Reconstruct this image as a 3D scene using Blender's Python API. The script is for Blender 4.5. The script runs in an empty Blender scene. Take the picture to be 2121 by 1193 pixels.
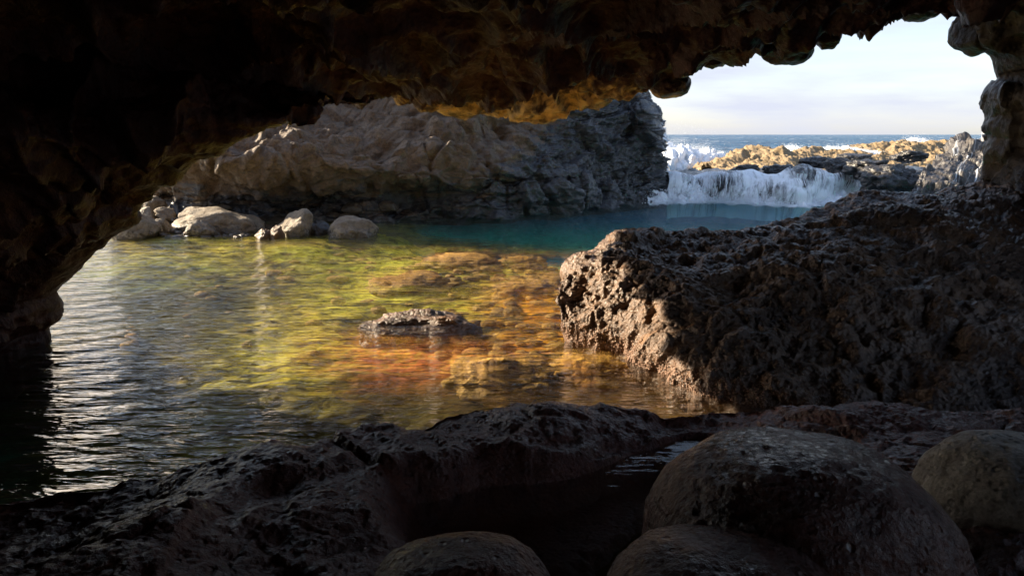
import bpy, bmesh, math, random
import numpy as np

# ------------------------------------------------------------------ camera
scene = bpy.context.scene
F = 1414.0                       # focal length in photo pixels (2121 wide)
CX, CY = 1060.5, 596.5
CAM_Z = 2.0
PITCH = math.atan((CY - 279.0) / F)
cam_d = bpy.data.cameras.new('camera')
cam_d.sensor_width = 36.0
cam_d.lens = 36.0 * F / 2121.0
cam_d.clip_start = 0.05
cam_d.clip_end = 30000
cam = bpy.data.objects.new('camera', cam_d)
scene.collection.objects.link(cam)
cam.location = (0, 0, CAM_Z)
cam.rotation_euler = (math.radians(90) - PITCH, 0, 0)
scene.camera = cam

# ------------------------------------------------------------------ sky and sun
SUN_EL = math.radians(23)
SUN_AZ = math.radians(-68)       # measured from +Y (view direction), minus = left
SUN_DIR = np.array([math.sin(SUN_AZ) * math.cos(SUN_EL), math.cos(SUN_AZ) * math.cos(SUN_EL), math.sin(SUN_EL)])
world = bpy.data.worlds.new('World')
scene.world = world
world.use_nodes = True
wn, wl_ = world.node_tree.nodes, world.node_tree.links
wn.clear()
wo = wn.new('ShaderNodeOutputWorld')
bg = wn.new('ShaderNodeBackground')
sky = wn.new('ShaderNodeTexSky')
sky.sky_type = 'NISHITA'
sky.sun_disc = False
sky.sun_elevation = SUN_EL
sky.sun_rotation = SUN_AZ
sky.air_density = 1.0
sky.dust_density = 1.0
tc = wn.new('ShaderNodeTexCoord')
mp = wn.new('ShaderNodeMapping')
mp.inputs['Scale'].default_value = (1.0, 1.0, 7.0)
cn = wn.new('ShaderNodeTexNoise')
cn.inputs['Scale'].default_value = 2.2
cn.inputs['Detail'].default_value = 7
cn.inputs['Roughness'].default_value = 0.55
cr = wn.new('ShaderNodeMapRange')
cr.inputs['From Min'].default_value = 0.36
cr.inputs['From Max'].default_value = 0.62
cr.inputs['To Min'].default_value = 0.45
cr.inputs['To Max'].default_value = 0.97
mx = wn.new('ShaderNodeMix')
mx.data_type = 'RGBA'
mx.inputs['B'].default_value = (2.2, 2.33, 2.8, 1)      # thin high cloud
bg.inputs['Strength'].default_value = 0.095
wl_.new(tc.outputs['Generated'], mp.inputs['Vector'])
wl_.new(mp.outputs['Vector'], cn.inputs['Vector'])
wl_.new(cn.outputs['Fac'], cr.inputs['Value'])
sepw = wn.new('ShaderNodeSeparateXYZ')
wl_.new(tc.outputs['Generated'], sepw.inputs[0])
er = wn.new('ShaderNodeMapRange')
er.interpolation_type = 'SMOOTHSTEP'
for k_, v_ in zip(('From Min', 'From Max', 'To Min', 'To Max'), (0.12, 0.6, 1.0, 0.2)):
    er.inputs[k_].default_value = v_
wl_.new(sepw.outputs['Z'], er.inputs['Value'])
ml = wn.new('ShaderNodeMath')
ml.operation = 'MULTIPLY'
wl_.new(cr.outputs['Result'], ml.inputs[0])
wl_.new(er.outputs['Result'], ml.inputs[1])
wl_.new(ml.outputs[0], mx.inputs['Factor'])
wl_.new(sky.outputs['Color'], mx.inputs['A'])
wl_.new(mx.outputs['Result'], bg.inputs['Color'])
wl_.new(bg.outputs['Background'], wo.inputs['Surface'])

sun_d = bpy.data.lights.new('sun', 'SUN')
sun_d.energy = 5.0
sun_d.angle = math.radians(0.53)
sun_d.color = (1.0, 0.83, 0.60)
sun = bpy.data.objects.new('sun', sun_d)
scene.collection.objects.link(sun)
from mathutils import Vector
sun.rotation_euler = Vector(SUN_DIR.tolist()).to_track_quat('Z', 'Y').to_euler()

# ------------------------------------------------------------------ render settings
vs = scene.view_settings
vs.view_transform = 'Standard'
vs.look = 'None'
vs.exposure = 1.85
vs.gamma = 1.0
vs.use_curve_mapping = False
cy = scene.cycles
cy.max_bounces = 8
cy.diffuse_bounces = 4
cy.glossy_bounces = 4
cy.transmission_bounces = 6
cy.transparent_max_bounces = 16
cy.caustics_reflective = True
cy.caustics_refractive = True
cy.blur_glossy = 1.0
cy.sample_clamp_indirect = 4.0
cy.use_denoising = True

# ------------------------------------------------------------------ numpy noise
rng = np.random.default_rng(7)
PERM = rng.permutation(256).astype(np.int32)
PERM = np.concatenate([PERM, PERM])
GR = rng.normal(size=(256, 3)).astype(np.float32)
GR /= np.linalg.norm(GR, axis=1, keepdims=True)
JIT = rng.random((256, 3)).astype(np.float32)

def hsh(ix, iy, iz):
    return PERM[PERM[PERM[ix & 255] + (iy & 255)] + (iz & 255)]

def perlin(P):
    P = P.astype(np.float32)
    I = np.floor(P).astype(np.int32)
    f = P - I
    u = f * f * f * (f * (f * 6 - 15) + 10)
    out = 0
    for dx in (0, 1):
        wx = u[:, 0] if dx else 1 - u[:, 0]
        for dy in (0, 1):
            wy = u[:, 1] if dy else 1 - u[:, 1]
            for dz in (0, 1):
                wz = u[:, 2] if dz else 1 - u[:, 2]
                g = GR[hsh(I[:, 0] + dx, I[:, 1] + dy, I[:, 2] + dz)]
                d = g[:, 0] * (f[:, 0] - dx) + g[:, 1] * (f[:, 1] - dy) + g[:, 2] * (f[:, 2] - dz)
                out = out + wx * wy * wz * d
    return out * 1.5

def fbm(P, freq, oc=4, gain=0.5, off=0.0):
    s, a, n = 0, 1.0, 0
    for k in range(oc):
        s = s + a * perlin(P * freq + off + 17.3 * k)
        n += a
        a *= gain
        freq *= 2.03
    return s / n

def ridged(P, freq, oc=4, gain=0.5, off=0.0):
    s, a, n = 0, 1.0, 0
    for k in range(oc):
        s = s + a * (1 - 2 * np.abs(perlin(P * freq + off + 11.1 * k)))
        n += a
        a *= gain
        freq *= 2.1
    return s / n

def worley(P, freq, off=0.0):
    Q = (P * freq + off).astype(np.float32)
    I = np.floor(Q).astype(np.int32)
    f = Q - I
    d1 = np.full(len(Q), 9.0, np.float32)
    d2 = np.full(len(Q), 9.0, np.float32)
    for dx in (-1, 0, 1):
        for dy in (-1, 0, 1):
            for dz in (-1, 0, 1):
                j = JIT[hsh(I[:, 0] + dx, I[:, 1] + dy, I[:, 2] + dz)]
                d = (j[:, 0] + dx - f[:, 0]) ** 2 + (j[:, 1] + dy - f[:, 1]) ** 2 + (j[:, 2] + dz - f[:, 2]) ** 2
                m = d < d1
                d2 = np.where(m, d1, np.minimum(d2, d))
                d1 = np.where(m, d, d1)
    return np.sqrt(d1), np.sqrt(d2)

def blocks(P, freq, off=0.0, edge=0.10):
    """broken rock: every Voronoi block stands a different amount proud, with cracks between"""
    Q = (P * freq + off).astype(np.float32)
    I = np.floor(Q).astype(np.int32)
    f = Q - I
    d1 = np.full(len(Q), 9.0, np.float32); d2 = d1.copy(); val = np.zeros(len(Q), np.float32)
    for dx in (-1, 0, 1):
        for dy in (-1, 0, 1):
            for dz in (-1, 0, 1):
                h = hsh(I[:, 0] + dx, I[:, 1] + dy, I[:, 2] + dz)
                j = JIT[h]
                # each block's face also leans its own way
                ex, ey, ez = f[:, 0] - j[:, 0] - dx, f[:, 1] - j[:, 1] - dy, f[:, 2] - j[:, 2] - dz
                d = ex * ex + ey * ey + ez * ez
                g = GR[h]
                v = (h / 127.5 - 1.0) + 1.1 * (g[:, 0] * ex + g[:, 1] * ey + g[:, 2] * ez)
                m = d < d1
                d2 = np.where(m, d1, np.minimum(d2, d))
                val = np.where(m, v, val)
                d1 = np.where(m, d, d1)
    t = np.clip((np.sqrt(d2) - np.sqrt(d1)) / edge, 0, 1)
    return val * t - 0.35 * (1 - t)

def sstep(a, b, x):
    t = np.clip((x - a) / (b - a), 0, 1)
    return t * t * (3 - 2 * t)

# ------------------------------------------------------------------ geometry helpers
RIGHT = np.array([1.0, 0, 0])
FWD = np.array([0, math.cos(PITCH), -math.sin(PITCH)])
UPV = np.array([0, math.sin(PITCH), math.cos(PITCH)])

def ray(px, py):
    return FWD + (px - CX) / F * RIGHT + (CY - py) / F * UPV

def at(px, py, depth):
    """world point seen in photo direction (px, py), at the distance `depth` along +Y"""
    r = ray(px, py)
    return np.array([0, 0, CAM_Z]) + r * (depth / r[1])

def onz(px, py, z=0.0):
    r = ray(px, py)
    return np.array([0, 0, CAM_Z]) + r * ((z - CAM_Z) / r[2])

def catmull(P, n, by_length=True):
    P = np.asarray(P, float)
    k = len(P)
    E = np.vstack([2 * P[0] - P[1], P, 2 * P[-1] - P[-2]])
    def ev(t):
        i = np.clip(np.floor(t).astype(int), 0, k - 2)
        f = (t - i)[:, None]
        p0, p1, p2, p3 = E[i], E[i + 1], E[i + 2], E[i + 3]
        return 0.5 * (2 * p1 + (p2 - p0) * f + (2 * p0 - 5 * p1 + 4 * p2 - p3) * f ** 2 + (3 * p1 - p0 - 3 * p2 + p3) * f ** 3)
    if not by_length:
        return ev(np.linspace(0, k - 1, n))
    t = np.linspace(0, k - 1, max(2000, n * 3))
    Q = ev(t)
    L = np.concatenate([[0], np.cumsum(np.linalg.norm(np.diff(Q, axis=0), axis=1))])
    return ev(np.interp(np.linspace(0, L[-1], n), L, t))

def loft(curves, nu, nv, weights=None):
    """curves: list of polylines (same length => matched point by point). Returns grid (nv, nu, 3)."""
    same = len({len(c) for c in curves}) == 1 and len(curves[0]) == nu
    C = np.array(curves) if same else np.array([catmull(c, nu) for c in curves])
    K = len(C)
    w = np.ones(K - 1) if weights is None else np.array(weights, float)
    if weights is None:
        w = np.array([np.linalg.norm(C[i + 1] - C[i], axis=1).mean() for i in range(K - 1)]) + 1e-6
    cum = np.concatenate([[0], np.cumsum(w)])
    t = np.interp(np.linspace(0, cum[-1], nv), cum, np.arange(K))
    E = np.concatenate([[2 * C[0] - C[1]], C, [2 * C[-1] - C[-2]]])
    i = np.clip(np.floor(t).astype(int), 0, K - 2)
    f = (t - i)[:, None, None]
    p0, p1, p2, p3 = E[i], E[i + 1], E[i + 2], E[i + 3]
    return 0.5 * (2 * p1 + (p2 - p0) * f + (2 * p0 - 5 * p1 + 4 * p2 - p3) * f ** 2 + (3 * p1 - p0 - 3 * p2 + p3) * f ** 3)

def gnormals(G, flip=False):
    du = np.gradient(G, axis=1)
    dv = np.gradient(G, axis=0)
    n = np.cross(du, dv)
    n /= np.linalg.norm(n, axis=2, keepdims=True) + 1e-9
    return -n if flip else n

def link(o, parent=None):
    scene.collection.objects.link(o)
    if parent is not None:
        o.parent = parent
    return o

def mesh_from(name, V, faces4=None, faces3=None, smooth=True):
    me = bpy.data.meshes.new(name)
    V = np.asarray(V, np.float32)
    me.vertices.add(len(V))
    me.vertices.foreach_set('co', V.ravel())
    fs = faces4 if faces4 is not None else faces3
    k = 4 if faces4 is not None else 3
    n = len(fs)
    me.loops.add(n * k)
    me.loops.foreach_set('vertex_index', np.asarray(fs, np.int32).ravel())
    me.polygons.add(n)
    me.polygons.foreach_set('loop_start', np.arange(0, n * k, k, dtype=np.int32))
    me.polygons.foreach_set('use_smooth', np.full(n, smooth, dtype=bool))
    me.update(calc_edges=True)
    return me

def grid_faces(nv, nu, flip=False):
    a = (np.arange(nv - 1)[:, None] * nu + np.arange(nu - 1)[None, :]).ravel()
    q = np.stack([a, a + 1, a + nu + 1, a + nu], 1)
    return q[:, ::-1] if flip else q

def grid_obj(name, G, mat, flip=False, uv=False, parent=None, origin=None, smooth=True, keep=None):
    nv, nu = G.shape[:2]
    V = G.reshape(-1, 3).copy()
    o_ = np.zeros(3) if origin is None else np.asarray(origin, float)
    fc = grid_faces(nv, nu, flip)
    me = mesh_from(name, V - o_, fc if keep is None else fc[keep], smooth=smooth)
    if uv:
        l = me.uv_layers.new(name='UVMap')
        idx = np.empty(len(me.loops), np.int32)
        me.loops.foreach_get('vertex_index', idx)
        uvs = np.stack([(idx % nu) / (nu - 1), (idx // nu) / (nv - 1)], 1).astype(np.float32)
        l.data.foreach_set('uv', uvs.ravel())
    me.materials.append(mat)
    o = bpy.data.objects.new(name, me)
    o.location = o_.tolist()
    return link(o, parent)

def tag(o, label=None, cat=None, group=None, kind=None):
    if label: o['label'] = label
    if cat: o['category'] = cat
    if group: o['group'] = group
    if kind: o['kind'] = kind
    return o

_ico = {}
def ico(sub):
    if sub not in _ico:
        bm = bmesh.new()
        bmesh.ops.create_icosphere(bm, subdivisions=sub, radius=1.0)
        V = np.array([v.co[:] for v in bm.verts])
        Fc = np.array([[v.index for v in f.verts] for f in bm.faces])
        bm.free()
        _ico[sub] = (V, Fc)
    return _ico[sub]

# ------------------------------------------------------------------ materials
def newmat(name):
    m = bpy.data.materials.new(name)
    m.use_nodes = True
    m.node_tree.nodes.clear()
    return m

class NT:
    def __init__(self, m):
        self.t = m.node_tree
    def n(self, typ, **kw):
        nd = self.t.nodes.new(typ)
        for k, v in kw.items():
            if k in nd.inputs:
                inp = nd.inputs[k]
                if hasattr(v, 'is_output') or isinstance(v, bpy.types.NodeSocket):
                    self.t.links.new(v, inp)
                else:
                    inp.default_value = v
            else:
                setattr(nd, k, v)
        return nd
    def link(self, a, b):
        self.t.links.new(a, b)
    def noise(self, vec, scale, detail=5, rough=0.55, dist=0.0):
        nd = self.n('ShaderNodeTexNoise', Scale=scale, Detail=detail, Roughness=rough, Distortion=dist)
        self.link(vec, nd.inputs['Vector'])
        return nd.outputs['Fac']
    def voro(self, vec, scale, feature='F1'):
        nd = self.n('ShaderNodeTexVoronoi', Scale=scale)
        nd.feature = feature
        self.link(vec, nd.inputs['Vector'])
        return nd.outputs['Distance']
    def rng(self, v, a, b, c=0.0, d=1.0, smooth=False):
        nd = self.n('ShaderNodeMapRange')
        if smooth: nd.interpolation_type = 'SMOOTHSTEP'
        self.link(v, nd.inputs['Value'])
        for k, x in zip(('From Min', 'From Max', 'To Min', 'To Max'), (a, b, c, d)):
            nd.inputs[k].default_value = x
        return nd.outputs['Result']
    def mix(self, f, a, b, blend='MIX'):
        nd = self.n('ShaderNodeMix')
        nd.data_type = 'RGBA'
        nd.blend_type = blend
        for s, v in (('Factor', f), ('A', a), ('B', b)):
            if isinstance(v, bpy.types.NodeSocket): self.link(v, nd.inputs[s])
            elif s == 'Factor': nd.inputs[s].default_value = v
            else: nd.inputs[s].default_value = tuple(v) + (1,) if len(v) == 3 else v
        return nd.outputs['Result']
    def math(self, op, a, b=0.0, clamp=False):
        nd = self.n('ShaderNodeMath')
        nd.operation = op
        nd.use_clamp = clamp
        for i, v in enumerate((a, b)):
            if isinstance(v, bpy.types.NodeSocket): self.link(v, nd.inputs[i])
            else: nd.inputs[i].default_value = v
        return nd.outputs[0]
    def pos(self):
        return self.n('ShaderNodeNewGeometry').outputs['Position']
    def mapped(self, vec, scale=(1, 1, 1), rot=(0, 0, 0), loc=(0, 0, 0)):
        nd = self.n('ShaderNodeMapping')
        self.link(vec, nd.inputs['Vector'])
        nd.inputs['Scale'].default_value = scale
        nd.inputs['Rotation'].default_value = rot
        nd.inputs['Location'].default_value = loc
        return nd.outputs['Vector']
    def bump(self, h, dist, strength=1.0, normal=None):
        nd = self.n('ShaderNodeBump', Distance=dist, Strength=strength)
        self.link(h, nd.inputs['Height'])
        if normal is not None: self.link(normal, nd.inputs['Normal'])
        return nd.outputs['Normal']

def rock_mat(name, dark, light, accent, scale=1.0, rough=(0.35, 0.8), bump=0.02, pits=14.0, accent_amt=(0.55, 0.72), spec=0.5, stain=None, wet_line=None, ochre=None, pitb=0.6, ves=0.0, vs_=9.0, coat=0.0, coat_r=0.12):
    m = newmat(name)
    t = NT(m)
    P = t.pos()
    big = t.noise(P, 0.9 * scale, 5, 0.6)
    mid = t.noise(P, 5.0 * scale, 6, 0.62, 0.3)
    fine = t.noise(P, 32.0 * scale, 4, 0.6)
    vor = t.voro(P, pits * scale)
    col = t.mix(t.rng(mid, 0.32, 0.68), dark, light)
    col = t.mix(t.rng(big, accent_amt[0], accent_amt[1], 0, 0.85, True), col, accent)
    col = t.mix(t.rng(fine, 0.3, 0.75, 0.0, 0.55), col, tuple(c * 0.45 for c in dark), 'MIX')
    if stain is not None:
        st = t.noise(P, 2.6 * scale, 4, 0.6, 0.5)
        col = t.mix(t.rng(st, 0.56, 0.68, 0, 0.8, True), col, stain)
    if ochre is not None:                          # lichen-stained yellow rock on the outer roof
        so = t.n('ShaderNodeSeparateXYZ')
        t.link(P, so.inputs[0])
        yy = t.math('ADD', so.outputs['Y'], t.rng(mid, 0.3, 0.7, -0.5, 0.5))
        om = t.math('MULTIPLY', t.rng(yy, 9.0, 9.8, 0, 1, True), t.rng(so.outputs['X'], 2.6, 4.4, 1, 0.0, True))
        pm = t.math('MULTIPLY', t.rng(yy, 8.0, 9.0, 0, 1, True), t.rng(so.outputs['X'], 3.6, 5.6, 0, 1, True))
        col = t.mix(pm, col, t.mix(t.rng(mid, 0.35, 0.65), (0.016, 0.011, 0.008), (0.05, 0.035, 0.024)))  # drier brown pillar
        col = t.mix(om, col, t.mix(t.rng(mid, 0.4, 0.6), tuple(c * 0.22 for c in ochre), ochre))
    r = t.rng(big, 0.35, 0.65, rough[0], rough[1])
    r = t.math('ADD', r, t.rng(fine, 0.3, 0.7, -0.1, 0.12), True)
    if wet_line is not None:                       # soaked rock just above the water
        sx = t.n('ShaderNodeSeparateXYZ')
        t.link(P, sx.inputs[0])
        zz = t.math('ADD', sx.outputs['Z'], t.rng(mid, 0.3, 0.7, -0.12, 0.12))
        wet = t.rng(zz, wet_line * 0.4, wet_line, 1.0, 0.0, True)
        col = t.mix(t.math('MULTIPLY', wet, 0.6), col, tuple(c * 0.35 for c in dark))
        r = t.mix(wet, r, (0.25, 0.25, 0.25))
    nrm = t.bump(mid, bump * 2.2, 0.8)
    nrm = t.bump(t.rng(vor, 0.0, 0.55), bump * 0.9, pitb, nrm)
    nrm = t.bump(fine, bump * 0.5, 0.8, nrm)
    grit = t.noise(P, 110.0 * scale, 3, 0.7)
    nrm = t.bump(grit, bump * 0.22, 0.8, nrm)
    if ves:                                        # scattered gas holes
        vn = t.n('ShaderNodeTexVoronoi', Scale=vs_)
        t.link(t.mapped(P, (1, 1, 1), (0.3, 0.2, 0.5)), vn.inputs['Vector'])
        sp = t.n('ShaderNodeSeparateColor')
        t.link(vn.outputs['Color'], sp.inputs[0])
        hole_ = t.math('MULTIPLY', t.rng(vn.outputs['Distance'], 0.10, 0.26, 1, 0, True), t.rng(sp.outputs[0], 0.45, 0.55))
        nrm = t.bump(hole_, -ves, 1.0, nrm)
    b = t.n('ShaderNodeBsdfPrincipled')
    t.link(col, b.inputs['Base Color'])
    t.link(r, b.inputs['Roughness'])
    t.link(nrm, b.inputs['Normal'])
    b.inputs['Specular IOR Level'].default_value = spec
    if coat:                                       # film of sea water, patchy
        t.link(t.rng(t.noise(P, 1.4, 4, 0.6), 0.35, 0.6, coat * 0.25, coat), b.inputs['Coat Weight'])
        b.inputs['Coat Roughness'].default_value = coat_r
        b.inputs['Coat IOR'].default_value = 1.4
        t.link(nrm, b.inputs['Coat Normal'])
    o = t.n('ShaderNodeOutputMaterial')
    t.link(b.outputs[0], o.inputs['Surface'])
    return m

M = {}
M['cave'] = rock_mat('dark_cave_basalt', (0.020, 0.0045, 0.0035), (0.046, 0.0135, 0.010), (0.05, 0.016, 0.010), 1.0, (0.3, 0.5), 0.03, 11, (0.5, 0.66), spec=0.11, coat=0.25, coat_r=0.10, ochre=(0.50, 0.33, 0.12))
M['cliff'] = rock_mat('weathered_grey_basalt', (0.10, 0.08, 0.062), (0.25, 0.21, 0.165), (0.16, 0.125, 0.09), 0.8, (0.5, 0.85), 0.03, 9, wet_line=0.75)
def cliff_mat():
    m = newmat('weathered_grey_sea_cliff')
    t = NT(m)
    P = t.pos()
    sx = t.n('ShaderNodeSeparateXYZ')
    t.link(P, sx.inputs[0])
    x, y, z = sx.outputs
    big = t.noise(P, 0.6, 5, 0.6)
    mid = t.noise(P, 3.5, 7, 0.65, 0.4)
    fine = t.noise(P, 22.0, 4, 0.6)
    vor = t.voro(P, 7.0)
    streak = t.noise(t.mapped(P, (0.5, 1.0, 2.6), (0, 0.75, 0)), 2.2, 6, 0.6, 0.3)
    col = t.mix(t.rng(mid, 0.3, 0.7), (0.068, 0.043, 0.026), (0.25, 0.178, 0.115))
    col = t.mix(t.rng(big, 0.45, 0.65, 0, 0.8, True), col, (0.13, 0.085, 0.048))
    col = t.mix(t.rng(fine, 0.42, 0.72, 0, 0.7), col, (0.035, 0.027, 0.02))
    lim = t.math('ADD', t.rng(x, -1.5, 3.2, 0.75, 3.6, True), t.rng(streak, 0.25, 0.75, -0.9, 0.9))
    wet = t.rng(t.math('SUBTRACT', lim, z), -0.15, 0.35, 0, 1, True)
    col = t.mix(wet, col, t.mix(t.rng(streak, 0.35, 0.65), (0.018, 0.018, 0.021), (0.055, 0.055, 0.06)))
    r = t.mix(wet, t.rng(mid, 0.3, 0.7, 0.6, 0.9), t.rng(streak, 0.35, 0.65, 0.08, 0.3))
    nrm = t.bump(mid, 0.10, 0.8)
    nrm = t.bump(streak, 0.12, 0.7, nrm)
    nrm = t.bump(t.rng(vor, 0, 0.55), 0.03, 0.5, nrm)
    nrm = t.bump(fine, 0.02, 0.8, nrm)
    b = t.n('ShaderNodeBsdfPrincipled')
    b.inputs['Specular IOR Level'].default_value = 0.7
    t.link(col, b.inputs['Base Color']); t.link(r, b.inputs['Roughness']); t.link(nrm, b.inputs['Normal'])
    o = t.n('ShaderNodeOutputMaterial')
    t.link(b.outputs[0], o.inputs['Surface'])
    return m
M['seacliff'] = cliff_mat()
M['wetcliff'] = rock_mat('wet_blue_grey_basalt', (0.035, 0.033, 0.033), (0.11, 0.10, 0.095), (0.09, 0.07, 0.05), 0.9, (0.2, 0.5), 0.03, 9, wet_line=0.6)
M['pitted'] = rock_mat('pitted_brown_basalt', (0.075, 0.040, 0.022), (0.215, 0.122, 0.066), (0.052, 0.025, 0.012), 1.3, (0.4, 0.75), 0.024, 20, (0.52, 0.64), stain=(0.20, 0.09, 0.025), coat=0.5, coat_r=0.16)
M['fore'] = rock_mat('wet_dark_foreground_basalt', (0.075, 0.013, 0.006), (0.18, 0.048, 0.024), (0.14, 0.055, 0.016), 1.6, (0.3, 0.6), 0.024, 18, spec=0.25, pitb=0.3, ves=0.014, vs_=14.0, coat=0.9, coat_r=0.09)
M['greyb'] = rock_mat('porous_grey_basalt', (0.26, 0.225, 0.19), (0.50, 0.45, 0.39), (0.36, 0.30, 0.23), 2.2, (0.6, 0.85), 0.012, 12, pitb=0.2, ves=0.03, vs_=13.0)
M['boulder'] = rock_mat('dry_tan_boulder_stone', (0.17, 0.14, 0.105), (0.34, 0.285, 0.215), (0.20, 0.155, 0.11), 2.0, (0.6, 0.9), 0.025, 14, wet_line=0.16)
M['reef'] = rock_mat('golden_reef_rock', (0.17, 0.115, 0.055), (0.38, 0.275, 0.15), (0.28, 0.185, 0.085), 0.8, (0.6, 0.9), 0.06, 6)
M['black'] = rock_mat('wet_black_basalt', (0.02, 0.019, 0.02), (0.065, 0.06, 0.058), (0.05, 0.042, 0.036), 1.2, (0.12, 0.4), 0.02, 10)

def sub_mat():
    return rock_mat('algae_covered_submerged_stone', (0.20, 0.085, 0.012), (0.70, 0.40, 0.05), (0.36, 0.13, 0.02), 2.2, (0.6, 0.9), 0.02, 12)
M['submerged'] = sub_mat()

def bed_mat():
    m = newmat('algae_seabed')
    t = NT(m)
    P = t.pos()
    S = t.mapped(P, (0.55, 1.3, 1.0), (0, 0, 0.22))
    a = t.noise(S, 1.1, 5, 0.6, 0.8)
    b = t.noise(S, 3.6, 5, 0.62, 0.6)
    c = t.noise(P, 14, 4, 0.6)
    sx = t.n('ShaderNodeSeparateXYZ')
    t.link(P, sx.inputs[0])
    x, y, z = sx.outputs
    col = t.mix(t.rng(a, 0.35, 0.65), (0.46, 0.44, 0.036), (0.74, 0.50, 0.09))     # yellow green to sand
    red = t.math('ADD', x, t.rng(b, 0.2, 0.8, -0.8, 0.8))
    near = t.math('SUBTRACT', 11.0, y)
    redmask = t.math('MULTIPLY', t.rng(red, -1.1, 0.0, 0, 1, True), t.rng(near, 0.0, 1.5, 0, 1, True))
    col = t.mix(redmask, col, t.mix(t.rng(b, 0.35, 0.65), (0.36, 0.10, 0.006), (0.78, 0.39, 0.024)))  # brown weed
    col = t.mix(t.math('MULTIPLY', t.rng(a, 0.47, 0.56, 0, 0.95, True), t.rng(b, 0.38, 0.52)), col, (0.03, 0.026, 0.006))  # dark weed
    f_ = t.noise(t.mapped(P, (0.7, 2.2, 1.0), (0, 0, 0.35), (4, 2, 0)), 1.7, 6, 0.65, 0.9)
    col = t.mix(t.rng(f_, 0.52, 0.60, 0, 0.85, True), col, (0.035, 0.027, 0.006))
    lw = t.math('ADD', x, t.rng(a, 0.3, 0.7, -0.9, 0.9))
    col = t.mix(t.math('MULTIPLY', t.rng(lw, -4.0, -2.4, 1, 0, True), t.rng(y, 9.0, 12.5, 0.95, 0.25, True)), col, (0.025, 0.022, 0.008))   # bed by the cave wall, darkened to paint in shadow and depth
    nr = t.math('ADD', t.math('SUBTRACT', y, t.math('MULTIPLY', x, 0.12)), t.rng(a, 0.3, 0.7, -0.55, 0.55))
    col = t.mix(t.math('MULTIPLY', t.rng(nr, 6.0, 6.7, 0.93, 0, True), t.rng(x, -2.4, -1.2, 0.3, 1, True)), col, (0.035, 0.018, 0.006))   # dark bed near the ledge, its shade painted into the colour
    deep = t.rng(z, -0.95, -0.55, 1, 0, True)
    col = t.mix(deep, col, t.mix(t.rng(y, 14.5, 18.0, 0, 1, True), (0.008, 0.55, 0.36), (0.02, 0.30, 0.55)))  # blue at the far end paints sky reflection into the deep bed
    col = t.mix(t.rng(c, 0.45, 0.8, 0, 0.5), col, (0.12, 0.085, 0.02))
    # coralline crust, red
    d = t.n('ShaderNodeVectorMath')
    d.operation = 'DISTANCE'
    t.link(t.mapped(P, (1, 1.6, 0)), d.inputs[0])
    d.inputs[1].default_value = (-1.05, 6.75 * 1.6, 0)
    dd = t.math('ADD', d.outputs['Value'], t.rng(b, 0.2, 0.8, -0.35, 0.35))
    col = t.mix(t.math('MULTIPLY', t.rng(dd, 0.3, 1.6, 0.75, 0, True), t.rng(c, 0.3, 0.6, 0.35, 1.0)), col, (0.66, 0.16, 0.05))
    nrm = t.bump(b, 0.08, 0.7)
    nrm = t.bump(c, 0.03, 0.6, nrm)
    bs = t.n('ShaderNodeBsdfPrincipled', Roughness=0.9)
    t.link(col, bs.inputs['Base Color'])
    t.link(nrm, bs.inputs['Normal'])
    bs.inputs['Specular IOR Level'].default_value = 0.1
    o = t.n('ShaderNodeOutputMaterial')
    t.link(bs.outputs[0], o.inputs['Surface'])
    return m
M['bed'] = bed_mat()

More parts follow.
